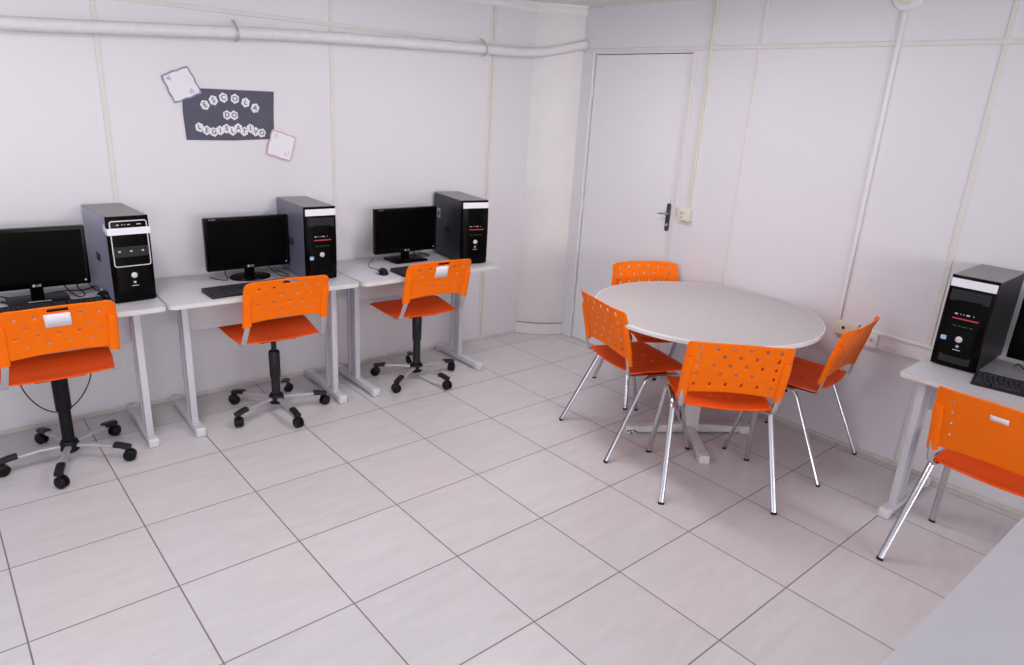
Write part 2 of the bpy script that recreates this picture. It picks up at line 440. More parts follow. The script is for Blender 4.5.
for x in (1.384, 3.000):
    z = [a[1] + (b[1] - a[1]) * (x - a[0]) / (b[0] - a[0]) for a, b in zip(ctrl, ctrl[1:]) if a[0] <= x <= b[0]][0]
    pth = [(x, wy(x) - .002, z + .065), (x, wy(x) - .03, z + .060), (x, wy(x) - .046, z + .038), (x, wy(x) - .078, z + .018), (x, wy(x) - .082, z - .012), (x, wy(x) - .06, z - .040), (x, wy(x) - .03, z - .044)]
    bm = sweep(bmesh.new(), round_path(pth, .02, 4), .007, .002, axis=(1, 0, 0))
    c = link('pipe_hook', bm, M_['greysteel'], pipe); c['label'] = 'grey metal hook'
tag(pipe, pipe['label'], 'pipe')

# round white fitting with its drop of conduit
f = thing('wall_fitting', 'round white fitting near the ceiling above the long white conduit', 'wall fitting', (XB, -2.613, 2.345))
RX = Matrix.Rotation(-PI / 2, 4, 'Y')
link('backplate', lathe(bmesh.new(), [(.076, 0), (.076, .008), (.070, .014), (.050, .016)], n=36, mtx=RX), M_['trunk'], f)
link('socket_ring', lathe(bmesh.new(), [(.048, .012), (.046, .026), (.030, .030)], n=32, mtx=RX), M_['socket'], f)
link('socket_core', lathe(bmesh.new(), [(.022, .026), (.018, .036), (.010, .037)], n=24, mtx=RX), M_['greysteel'], f)
c = link('conduit', Box((XB - .016, -2.624, .714), (XB, -2.604, 2.268), .004, 2), M_['trunk'])
tag(c, 'narrow white conduit running down the right wall from the round fitting to the socket', 'conduit')
# cream conduit and switch box beside the door
c = link('conduit', Box((XB - .014, -1.549, 1.155), (XB, -1.535, H - .014), .004, 2), M_['socket'])
tag(c, 'thin cream conduit dropping to the light switch beside the door', 'conduit')
s = thing('light_switch', 'small cream light switch box to the right of the door', 'switch', (XB, -1.527, 1.124))
link('switch_box', Box((-.036, -.044, -.040), (0, .046, .036), .005, 2), M_['socket'], s)
for dz in (-.020, .008): link('rocker', Box((-.0385, .008, dz - .004), (-.033, .026, dz + .006), .001, 1), M_['greysteel'], s)
# low trunking and two sockets
t = thing('cable_trunking', 'white cable trunking on the right wall from the sockets to the computer desk', 'trunking', (XB, -3.45, .652))
bm = Box((-.010, -.85, -.045), (0, .74, .045), .003, 1); link('trunking_base', bm, M_['trunk'], t)
bm = Box((-.020, -.85, .030), (-.008, .74, .044), .004, 2); box(bm, (-.020, -.85, -.044), (-.008, .74, -.030), .004, 2)
link('trunking_rib', bm, M_['crown'], t)
for y, z, lab in ((-2.672, .668, 'cream wall socket with a black hole, at the foot of the conduit'), (-2.800, .642, 'off-white wall socket half hidden behind the chair back, next along the trunking')):
    s = thing('wall_socket', lab, 'socket', (XB, y, z), 0, 'wall sockets on the trunking')
    link('socket_plate', Box((-.026, -.042 if y < -2.7 else -.060, -.036), (0, .042 if y < -2.7 else .066, .042), .005, 2), M_['socket'] if y > -2.7 else M_['trunk'], s)
    hm = M_['black'] if y > -2.7 else M_['greysteel']
    link('socket_hole', cyl(bmesh.new(), (-.024, .018 if y > -2.7 else -.01, .006), (-.0275, .018 if y > -2.7 else -.01, .006), .0085, n=16), hm, s)

# ---------------- poster and cards on the back wall
def on_wall(x, z, rot=0.0, off=0.0):
    """frame on wall A: local x right, local y up, local z out of the wall"""
    m = Matrix(((1, 0, 0, 0), (0, 0, -1, 0), (0, 1, 0, 0), (0, 0, 0, 1)))
    return Matrix.Translation((x, wy(x) - off, z)) @ Matrix.Rotation(TILT, 4, 'Z') @ m @ Matrix.Rotation(rot, 4, 'Z')
def placed(name, label, cat, mw):
    o = thing(name, label, cat); o.matrix_world = mw
    o.location = mw.to_translation(); o.rotation_euler = mw.to_euler(); return o
pc = (1.348, 1.592)
def px(x, z): return ((x - pc[0]) * L_A, z - pc[1])
po = placed('poster', 'dark slate paper poster with white cut-out letters reading ESCOLA DO LEGISLATIVO', 'poster', on_wall(*pc))
link('poster_sheet', prism(bmesh.new(), [px(1.108, 1.722), px(1.588, 1.727), px(1.581, 1.60), px(1.577, 1.472), px(1.35, 1.460), px(1.109, 1.460), px(1.102, 1.60)], 0.0015, .004), M_['slate'], po)
rows = [('ESCOLA', [(1.214, 1.640, 28), (1.259, 1.666, 20), (1.312, 1.682, 8), (1.372, 1.679, -6), (1.428, 1.662, -14), (1.478, 1.635, -24)], .0225, .036),
        ('DO', [(1.325, 1.593, 0), (1.362, 1.593, 3)], .0215, .035),
        ('LEGISLATIVO', [(1.178, 1.526, 8), (1.214, 1.511, -6), (1.250, 1.503, 10), (1.283, 1.512, 4), (1.317, 1.522, -6), (1.348, 1.511, 4), (1.380, 1.527, 0), (1.411, 1.509, -10), (1.446, 1.526, 4), (1.474, 1.509, -8), (1.508, 1.503, -20)], .0215, .035)]
for word, spots, rr, size in rows:
    for ch, (x, z, rot) in zip(word, spots):
        lx, lz = px(x, z)
        pts = [(rr * (1.08 if k % 2 else .92) * math.cos(PI * k / 6), rr * 1.12 * (1.08 if k % 2 else .92) * math.sin(PI * k / 6)) for k in range(12)]
        g = link('paper_letter', prism(bmesh.new(), pts, .004, .0055 + .0006 * (spots.index((x, z, rot)) % 2), Matrix.Translation((lx, lz, 0)) @ Matrix.Rotation(math.radians(rot), 4, 'Z')), M_['paper'], po)
        bmt = text_bm(ch, size, .0004, .0006)
        bmesh.ops.transform(bmt, matrix=Matrix.Translation((lx, lz, .0067)) @ Matrix.Rotation(math.radians(rot), 4, 'Z'), verts=bmt.verts)
        link('letter_print', bmt, M_['ink'], g, 0)
def card(name, label, corners, linem, off, doodle):
    cx = sum(c[0] for c in corners) / 4; cz = sum(c[1] for c in corners) / 4
    o = placed(name, label, 'paper card', on_wall(cx, cz, 0, off))
    loc = [((x - cx) * L_A, z - cz) for x, z in corners]
    def ins(k):   # wavy edge
        out = []
        for i in range(4):
            a, b = Vector(loc[i]) * k, Vector(loc[(i + 1) % 4]) * k
            for j in range(5):
                q = a.lerp(b, j / 5); q *= 1 + (0.03 * (1 if j % 2 else -1) if 0 < j < 5 else -.03)
                out.append((q.x, q.y))
        return out
    link('card_border', prism(bmesh.new(), ins(1.0), 0.0, .0016), linem, o)
    link('card_face', prism(bmesh.new(), ins(.90), .0016, .0022), M_['paper'], o)
    for half in (doodle[:6], doodle[6:]):
        bm = bmesh.new()
        for (u, v, a, l) in half:
            box(bm, (-l / 2, -.0012, .0022), (l / 2, .0012, .0026), mtx=Matrix.Translation((u, v, 0)) @ Matrix.Rotation(a, 4, 'Z'))
        link('corner_drawing', bm, linem, o, 0)
rnd = random.Random(3)
def doodles(cs): return [(u + rnd.uniform(-.012, .012), v + rnd.uniform(-.008, .008), rnd.uniform(0, 3), rnd.uniform(.008, .02)) for u, v in cs for _ in range(6)]
card('paper_card', 'white card with a blue-grey border overlapping the top left corner of the poster', [(1.010, 1.777), (1.145, 1.830), (1.206, 1.697), (1.062, 1.640)][::-1], M_['blueline'], .006, doodles([(-.06, .03), (.045, -.03)]))
card('paper_card', 'white card with a pink border overlapping the lower right corner of the poster', [(1.566, 1.528), (1.707, 1.482), (1.664, 1.343), (1.520, 1.391)][::-1], M_['pinkline'], .008, doodles([(-.03, .05), (.03, -.05)]))

# ------------------------------------------------------------------ desks
def desk(label, group, loc, rz, L, D, h=.735, r=.028, top=None, rear_skirt=True, edge=None, post_in=(.09, .09), py=.13, fy=.036):
    """origin at floor under the front left corner; x along the front, y to the back"""
    t = thing('computer_desk', label, 'desk', loc, rz, group)
    bm = prism(bmesh.new(), [(x + L / 2, y + D / 2) for x, y in rrect(L, D, r)], h - .025, h, bev=.004)
    link('desktop', bm, top or M_['laminate'], t)
    pts = rrect(L + .003, D + .003, r + .0015)
    bm = bmesh.new()
    a = [bm.verts.new((x + L / 2, y + D / 2, h - .0215)) for x, y in pts]; b = [bm.verts.new((x + L / 2, y + D / 2, h - .0035)) for x, y in pts]
    c = [bm.verts.new((x * .992 + L / 2, y * .992 + D / 2, h - .0035)) for x, y in pts]; e = [bm.verts.new((x * .992 + L / 2, y * .992 + D / 2, h - .0215)) for x, y in pts]
    n = len(pts)
    for A, B in ((a, b), (b, c), (c, e), (e, a)):
        for i in range(n): bm.faces.new((A[i], A[(i + 1) % n], B[(i + 1) % n], B[i]))
    link('edge_band', bm, edge or M_['edge_c'], t)
    for s, x in ((-1, post_in[0]), (1, L - post_in[1])):
        bm = Box((x - .023, fy + .014, .010), (x + .023, D - .015, .046), .008, 2)
        ft = link('leg_foot', bm, M_['deskleg'], t)
        for y0, y1 in ((fy, fy + .049), (D - .05, D - .004)):
            link('foot_cap', Box((x - .025, y0, .0), (x + .025, y1, .049), .011, 3), M_['endcap'], ft)
        bm = Box((x - .016, py, .044), (x + .016, py + .045, h - .030), .004, 2)
        box(bm, (x - .013, py + .085, .044), (x + .013, py + .115, h - .030), .004, 2)
        box(bm, (x - .007, py + .043, .050), (x + .007, py + .087, h - .035))
        link('leg', bm, M_['deskleg'], t)
        link('top_bracket', Box((x - .022, .06, h - .045), (x + .022, D - .06, h - .026), .004, 1), M_['deskleg'], t)
    link('modesty_panel', Box((post_in[0] + .012, py + .120, h - .225), (L - post_in[1] - .012, py + .137, h - .027), .002, 1), M_['laminate'], t)
    return t
DG = 'computer desks along the back wall'
desk('light grey computer desk at the left end of the back wall row', DG, (-.209, -.715, 0), TILT, .996, .548, post_in=(.11, .115), py=.105)
desk('light grey computer desk in the middle of the back wall row', DG, (.795, -.750, 0), TILT, .996, .548, post_in=(.10, .098), py=.14)
desk('light grey computer desk nearest the corner column in the back wall row', DG, (1.806, -.800, 0), TILT + .035, 1.0, .545, post_in=(.10, .10), py=.27)
desk('grey computer desk against the right wall under the fourth computer', None, (3.079, -3.186, 0), -PI / 2, 1.10, .60, r=.010, post_in=(.055, .10), py=.15, fy=.065)
t = desk('pale grey table top in the bottom right foreground', None, (1.00, -4.475, 0), -.022, 1.35, .63, r=.010, top=M_['laminate_b'], edge=M_['edge_c'])
t['category'] = 'table'; t.name = 'work_table'

# ------------------------------------------------------------------ round table
TC = (3.125, -2.160)
t = thing('round_table', 'round grey-topped meeting table with a white edge, ringed by orange chairs', 'table', (*TC, 0))
link('tabletop', lathe(bmesh.new(), [(.585, .722), (.598, .724), (.5995, .7385), (.5985, .7405)], n=96), M_['laminate_w'], t, 30)
bm = bmesh.new()
n = 96
prof = [(.594, .7195), (.603, .7195), (.6045, .723), (.6045, .737), (.602, .7412), (.5975, .7412), (.5975, .7195)]
rg = [[bm.verts.new((r * math.cos(2 * PI * i / n), r * math.sin(2 * PI * i / n), z)) for i in range(n)] for r, z in prof]
for A, B in zip(rg, rg[1:] + rg[:1]):
    for i in range(n): bm.faces.new((A[i], A[(i + 1) % n], B[(i + 1) % n], B[i]))
link('edge_band', bm, M_['edge'], t, 30)
for k in range(4):
    a = math.radians(-131 + 90 * k + (7 if k % 2 else 0))
    mr = Matrix.Rotation(a, 4, 'Z')
    bm = bmesh.new()
    prism(bm, [(.03, .012), (.32, .012), (.32, .045), (.03, .062)], -.024, .024, mr @ Matrix.Rotation(PI / 2, 4, 'X'), .004)
    ft = link('foot', bm, M_['white_steel'], t)
    link('foot_cap', Box((.305, -.029, 0), (.375, .029, .048), .010, 2, mr), M_['endcap'], ft)
    link('top_arm', Box((.03, -.018, .685), (.36, .018, .722), .004, 1, mr), M_['white_steel'], t)
bm = bmesh.new(); mr = Matrix.Rotation(math.radians(-131 + 270 + 7), 4, 'Z'); rs = random.Random(5)
for k in range(9):
    x = .315 + rs.random() * .05; z = .006 + rs.random() * .022; q = .003 + rs.random() * .004
    box(bm, (x - q, .0285, z - q * .6), (x + q, .0296, z + q * .6), mtx=mr)
o = link('dirt_marks', bm, M_['dgrey'], t, 0); o['kind'] = 'stuff'
A45 = Matrix.Rotation(math.radians(-131), 4, 'Z')
bm = Box((-.045, -.045, .02), (.045, .045, .70), .006, 2, A45); 
link('pedestal', bm, M_['white_steel'], t)
bm = Box((-.030, -.049, .08), (.030, -.043, .66), .002, 1, A45); box(bm, (-.030, .043, .08), (.030, .049, .66), .002, 1, A45)
link('pedestal_groove', bm, M_['dgrey'], t)

# ------------------------------------------------------------------ chairs
def grid_with_holes(P, holes, nu_extra, nv_extra):
    """P(u,v) surface; holes = (u0,u1,v0,v1) cut as missing faces"""
    us = set([-1, -.965, .965, 1]) | set(nu_extra); vs = set([0, .03, .97, 1]) | set(nv_extra)
    for a, b, c, d_ in holes: us |= {round(a, 4), round(b, 4)}; vs |= {round(c, 4), round(d_, 4)}
    def clean(s):
        s = sorted(s); out = [s[0]]
        for q in s[1:]:
            if q - out[-1] > 1e-3: out.append(q)
        return out
    us, vs = clean(us), clean(vs)
    bm = bmesh.new()
    V = [[bm.verts.new(P(u, v)) for v in vs] for u in us]
    for i in range(len(us) - 1):
        for j in range(len(vs) - 1):
            cu, cv = (us[i] + us[i + 1]) / 2, (vs[j] + vs[j + 1]) / 2
            if any(a < cu < b and c < cv < d_ for a, b, c, d_ in holes): continue
            bm.faces.new((V[i][j], V[i + 1][j], V[i + 1][j + 1], V[i][j + 1]))
    for v in list(bm.verts):
        if not v.link_faces: bm.verts.remove(v)
    return bm

# half width, centre y and z at the top and bottom of the back; rear y, depth, half widths, heights of the seat
FIXED = dict(w=.234, yt=-.008, zt=.814, yb=.084, zb=.532, sy=.112, sd=.395, sr=.209, sf=.230, z0=.466, z1=.466, fall=.030, rc=.004)
SWIVEL = dict(w=.221, yt=-.315, zt=.850, yb=-.236, zb=.606, sy=-.132, sd=.325, sr=.214, sf=.243, z0=.472, z1=.496, fall=.012, rc=.020)
def back_point(u, v, g):
    zt = g['zt'] - .010 * u * u; zb = g['zb'] + .020 * (1 - u * u)
    # rounded upper corners
    w_ = g['w'] * (1 - .022 * max(0, (v - .75) / .25) ** 3)
    curl = (.010 * u * u + .034 * abs(u) ** 5) * (.45 + .55 * v)
    y = g['yb'] + (g['yt'] - g['yb']) * v + .020 * v * (1 - v) + curl
    cut = g['rc'] * max(0, (abs(u) - .88) / .12) ** 2 * max(0, (v - .80) / .20)
    return Vector((w_ * u, y, zb + (zt - zb) * v - cut))
def back_holes(kind):
    out = []
    if kind == 'oval':
        hw, hh = .015, .035
        for r, v in enumerate((.88, .72, .54, .36, .16)):
            for u in ((-.75, -.45, -.15, .15, .45, .72) if r % 2 == 0 else (-.75, -.30, 0, .30, .72)):
                out.append((u - hw, u + hw, v - hh, v + hh))
    elif kind == 'dash':
        hw, hh = .030, .014
        for r, v in enumerate((.80, .60, .42, .24)):
            for u in ((-.68, -.36, .36, .68) if r == 0 else ((-.52, -.18, .18, .52) if r % 2 else (-.68, -.34, 0, .34, .68))):
                out.append((u - hw, u + hw, v - hh, v + hh))
        out.append((-.17, .17, .885, .945))
    else:
        for v in (.82, .64, .46, .26): out.append((-.70, -.67, v - .024, v + .024))
    return out
def seat_point(u, v, g):
    # v 0 = rear, 1 = front
    wd = (g['sf'] - (g['sf'] - g['sr']) * (1 - v) ** 1.5) * (1 - .02 * max(0, 2 * v - 1) ** 6)
    y = g['sy'] + g['sd'] * v - (.026 * (1 - u * u) if v < .5 else 0) * (1 - 2 * min(v, .5)) + (.018 * (1 - u * u)) * max(0, 2 * v - 1)
    z = g['z0'] + (g['z1'] - g['z0']) * v - .012 * math.sin(PI * min(1, v * 1.15)) * (1 - u ** 4) - g['fall'] * max(0, (v - .80) / .20) ** 2 + .004 * u * u
    z += .006 * (1 - v) ** 4 - .005 * max(0, abs(u) - .9) / .1
    return Vector((wd * u, y, z))

def shell(parent, kind, g):
    bm = grid_with_holes(lambda u, v: back_point(u, v, g), back_holes(kind), [-.88, -.6, -.15, .15, .6, .88], [.1, .3, .5, .7, .9])
    b = link('backrest', bm, M_['orange'], parent, 50); mod_apply_like(b, .006, 1)
    # sleeves that the uprights slide into
    for s in (-1, 1):
        bm = bmesh.new(); rings = []
        for k in range(9):
            v = -.07 + (.70 + .07) * k / 8
            sc = 1.0 if k < 7 else (.9 if k == 7 else .55)
            ring = []
            p = back_point(s * .915, max(v, 0), g); 
            if v < 0: p += (back_point(s * .915, 0, g) - back_point(s * .915, .1, g)) * (-v / .1)
            tu = (back_point(s * .96, max(v, 0), g) - back_point(s * .85, max(v, 0), g)).normalized()
            nrm = Vector((tu.y, -tu.x, 0)).normalized()
            if nrm.y > 0: nrm = -nrm
            for q in range(14):
                th = 2 * PI * q / 14
                ring.append(bm.verts.new(p + tu * .023 * math.cos(th) * (.85 + .15 * sc) + nrm * (.003 + .0135 * sc * math.sin(th))))
            rings.append(ring)
        for A, B in zip(rings, rings[1:]):
            for q in range(14): bm.faces.new((A[q], A[(q + 1) % 14], B[(q + 1) % 14], B[q]))
        bm.faces.new(rings[0][::-1]); bm.faces.new(rings[-1])
        link('upright_sleeve', bm, M_['orange'], b, 60)
    holes = []
    if kind == 'oval':
        for v in (.38, .62):
            for u in (-.60, -.20, .20, .60): holes.append((u - .016, u + .016, v - .010, v + .010))
    for u in (-.84, .84): holes.append((u - .018, u + .018, .08, .105))
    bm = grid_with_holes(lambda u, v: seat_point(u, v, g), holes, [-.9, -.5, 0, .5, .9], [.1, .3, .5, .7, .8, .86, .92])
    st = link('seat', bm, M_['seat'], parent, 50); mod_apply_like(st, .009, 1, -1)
    return b, st

def paper_label(b, g_, a, w2, h2, skew=.012, vt=.84):
    bm = bmesh.new(); N = 6; g = []
    for i in range(N + 1):
        col = []
        for j in range(3):
            u = (a + w2 * (i / N - .5)); v = vt - h2 * j / 2
            q = back_point(u + skew * j, v, g_); q.y -= .0047; col.append(bm.verts.new(q))
        g.append(col)
    for i in range(N):
        for j in range(2): bm.faces.new((g[i][j], g[i + 1][j], g[i + 1][j + 1], g[i][j + 1]))
    o = link('paper_label', bm, M_['paper'], b, 50); mod_apply_like(o, .0008, 0, 0); o['label'] = 'white paper label stuck on the back'

def fixed_chair(label, loc, rz, kind='oval'):
    t = thing('stacking_chair', label, 'chair', loc, rz, 'orange chairs with four steel legs')
    shell(t, kind, FIXED)
    lm = M_['chrome']
    for s in (-1, 1):
        rail_a, rail_b = Vector((s * .226, .285, .444)), Vector((s * .226, .345, .444))
        rear = round_path([(s * .260, -.008, .006), (s * .228, .205, .442), rail_a], .075, 8)
        front = round_path([rail_b, (s * .228, .400, .440), (s * .260, .508, .006)], .050, 8)
        for pth, lo in ((rear, rear[0]), (front, front[-1])):
            lg = link('leg', sweep(bmesh.new(), pth, .0135, .0085, axis=(1, 0, 0), n=14), lm, t)
            u = (pth[1] - pth[0]).normalized() if pth is rear else (pth[-2] - pth[-1]).normalized()
            fp = Vector(lo)
            f = link('foot_cap', sweep(bmesh.new(), [fp - Vector((0, 0, .006)), fp + u * .006], .0145, .0098, axis=(1, 0, 0), n=14), M_['dgrey'], lg)
            f['label'] = 'dark rubber foot'
        link('seat_rail', sweep(bmesh.new(), [rail_a, rail_b], .0135, .0085, axis=(1, 0, 0), n=14), lm, t)
        pb = back_point(s * .915, 0, FIXED) + Vector((0, -.005, -.03)); pt = back_point(s * .915, .45, FIXED) + Vector((0, -.004, 0))
        up = round_path([(s * .200, .330, .446), (s * .200, .130, .446), (s * .212, .098, .462), pb, pt], .03, 6)
        link('back_upright', sweep(bmesh.new(), up, .0125, .006, axis=(1, 0, 0), n=14), lm, t)
        for y in (.255, .350):
            link('stacking_bumper', cyl(bmesh.new(), (s * .226, y, .438), (s * .226, y, .418), .011, .009, 12), M_['black'], t)
    for y in (.275, .340):
        link('cross_bar', cyl(bmesh.new(), (-.226, y, .444), (.226, y, .444), .008, n=12), lm, t)
    return t
CH = [('orange stacking chair on the left side of the round table, back towards the corner column', (2.5475, -1.8807, 0), -1.8866, 'oval'),
      ('orange stacking chair on the near side of the round table, back to the viewer', (2.5665, -2.727, 0), -.7865, 'oval'),
      ('orange stacking chair right of the round table, side on by the wall sockets', (3.432, -2.888, 0), .085, 'oval'),
      ('orange stacking chair behind the round table in front of the door', (3.512, -1.405, 0), -3.589, 'oval'),
      ('orange stacking chair with a small white strip on its back, at the right-hand computer desk', (2.795, -3.631, 0), -1.624, 'slot')]
proto = fixed_chair(*CH[0])
for lab, loc, rz, kind in CH[1:4]:
    c = copy_tree(proto); c.location = loc; c.rotation_euler = (0, 0, rz); c['label'] = lab
c = fixed_chair(*CH[4])
paper_label([o for o in c.children if o.name.startswith('backrest')][0], FIXED, -.02, .26, .085, 0, .80)

def swivel_chair(label, loc, base_deg, seat_rz, paper, thick=False, ct=.35):
    t = thing('swivel_chair', label, 'chair', loc, 0, 'orange swivel chairs at the back wall desks')
    g = SWIVEL
    MS = Matrix.Rotation(seat_rz, 4, 'Z')
    before = set(COL.objects)
    b, st = shell(t, 'dash', g)
    for s in (-1, 1):
        pb = back_point(s * .915, 0, g) + Vector((0, -.002, -.02)); pt = back_point(s * .915, .3, g) + Vector((0, -.002, 0))
        up = round_path([(s * .17, .06, .470), (s * .206, -.06, .470), (s * .214, -.172, .474), pb, pt], .016, 5)
        link('back_upright', sweep(bmesh.new(), up, .0135, .0032, axis=(1, 0, 0), n=12, sq=.5), M_['greysteel'], t)
    link('seat_plate', Box((-.10, -.09, .444), (.10, .10, .468), .006, 2), M_['black'], t)
    bm = cyl(bmesh.new(), (.06, .02, .452), (.15, .01, .446), .005, n=10); box(bm, (.12, -.006, .436), (.165, .028, .452), .005, 2)
    link('height_lever', bm, M_['black'], t)
    if paper:
        paper_label(b, SWIVEL, *paper)
        bm = bmesh.new(); q_ = []
        for i in range(7):
            u = -.19 + .38 * i / 6; q_.append([bm.verts.new(back_point(u, v, g) + Vector((0, .0052, 0))) for v in (.87, .955)])
        for i in range(6): bm.faces.new((q_[i][0], q_[i + 1][0], q_[i + 1][1], q_[i][1]))
        o = link('handle_insert', bm, M_['dgrey'], b, 50); mod_apply_like(o, .001, 0, 0)
    for o in set(COL.objects) - before:
        if o.parent in (t,):
            o.data.transform(MS)
            for c in o.children: c.data.transform(MS)
    # gas column
    rb = .031 if thick else .024
    bm = lathe(bmesh.new(), [(.014, .20), (.014, .448)], n=20); link('gas_piston', bm, M_['dgrey'], t)
    if thick: prof = [(.026, .10), (.026, .26), (.033, .265), (.034, .425), (.040, .446)]
    else: prof = [(.024, .10), (.024, ct - .165), (.029, ct - .158), (.031, ct - .012), (.026, ct - .003), (.016, ct)]
    link('column_cover', lathe(bmesh.new(), prof, n=24), M_['dgrey'] if not thick else M_['black'], t)
    link('hub', lathe(bmesh.new(), [(.030, .045), (.040, .055), (.042, .088), (.034, .105), (.026, .108)], n=24), M_['black'], t)
    for k in range(5):
        a = math.radians(base_deg + 72 * k); mr = Matrix.Rotation(a, 4, 'Z')
        bm = sweep(bmesh.new(), [mr @ Vector(p) for p in ((.030, 0, .080), (.12, 0, .082), (.225, 0, .074))], .014, .009, axis=mr @ Vector((0, 1, 0)), n=12, sq=.6)
        sp = link('base_spoke', bm, M_['greysteel'], t)
        bm = sweep(bmesh.new(), [mr @ Vector(p) for p in ((.205, 0, .082), (.235, 0, .079), (.276, 0, .070))],   .019, .013, axis=mr @ Vector((0, 1, 0)), n=12, sq=.7)
        link('spoke_cap', bm, M_['dgrey'], sp)
        # twin-wheel caster, trailing at its own angle
        ca = a + random.uniform(-1.2, 1.2); c0 = mr @ Vector((.262, 0, 0)); tr = Vector((math.cos(ca), math.sin(ca), 0)); sd = Vector((-tr.y, tr.x, 0))
        wc = Vector((c0.x, c0.y, .0285)) + tr * .008
        bm = bmesh.new(); cyl(bm, (c0.x, c0.y, .040), (c0.x, c0.y, .072), .007, n=10)
        for s in (-1, 1):
            cyl(bm, wc + sd * s * .0045, wc + sd * s * .016, .0285, .0285, 20)
            cyl(bm, wc + sd * s * .016, wc + sd * s * .023, .0285, .020, 20)
        cyl(bm, wc - sd * .005, wc + sd * .005, .020, n=16)
        link('caster', bm, M_['black'], t)
    return t
swivel_chair('orange swivel chair at the left desk, with a wide white paper label on its back', (.331, -.607, 0), 35.5, 0.0, (-.02, .43, .28), True)
swivel_chair('orange swivel chair at the middle desk, bare back without a paper label', (1.343, -.610, 0), -17, -.050, None, ct=.365)
swivel_chair('orange swivel chair nearest the corner, with a small white paper label on its back', (2.271, -.634, 0), -5.5, -.070, (-.02, .38, .32), ct=.425)

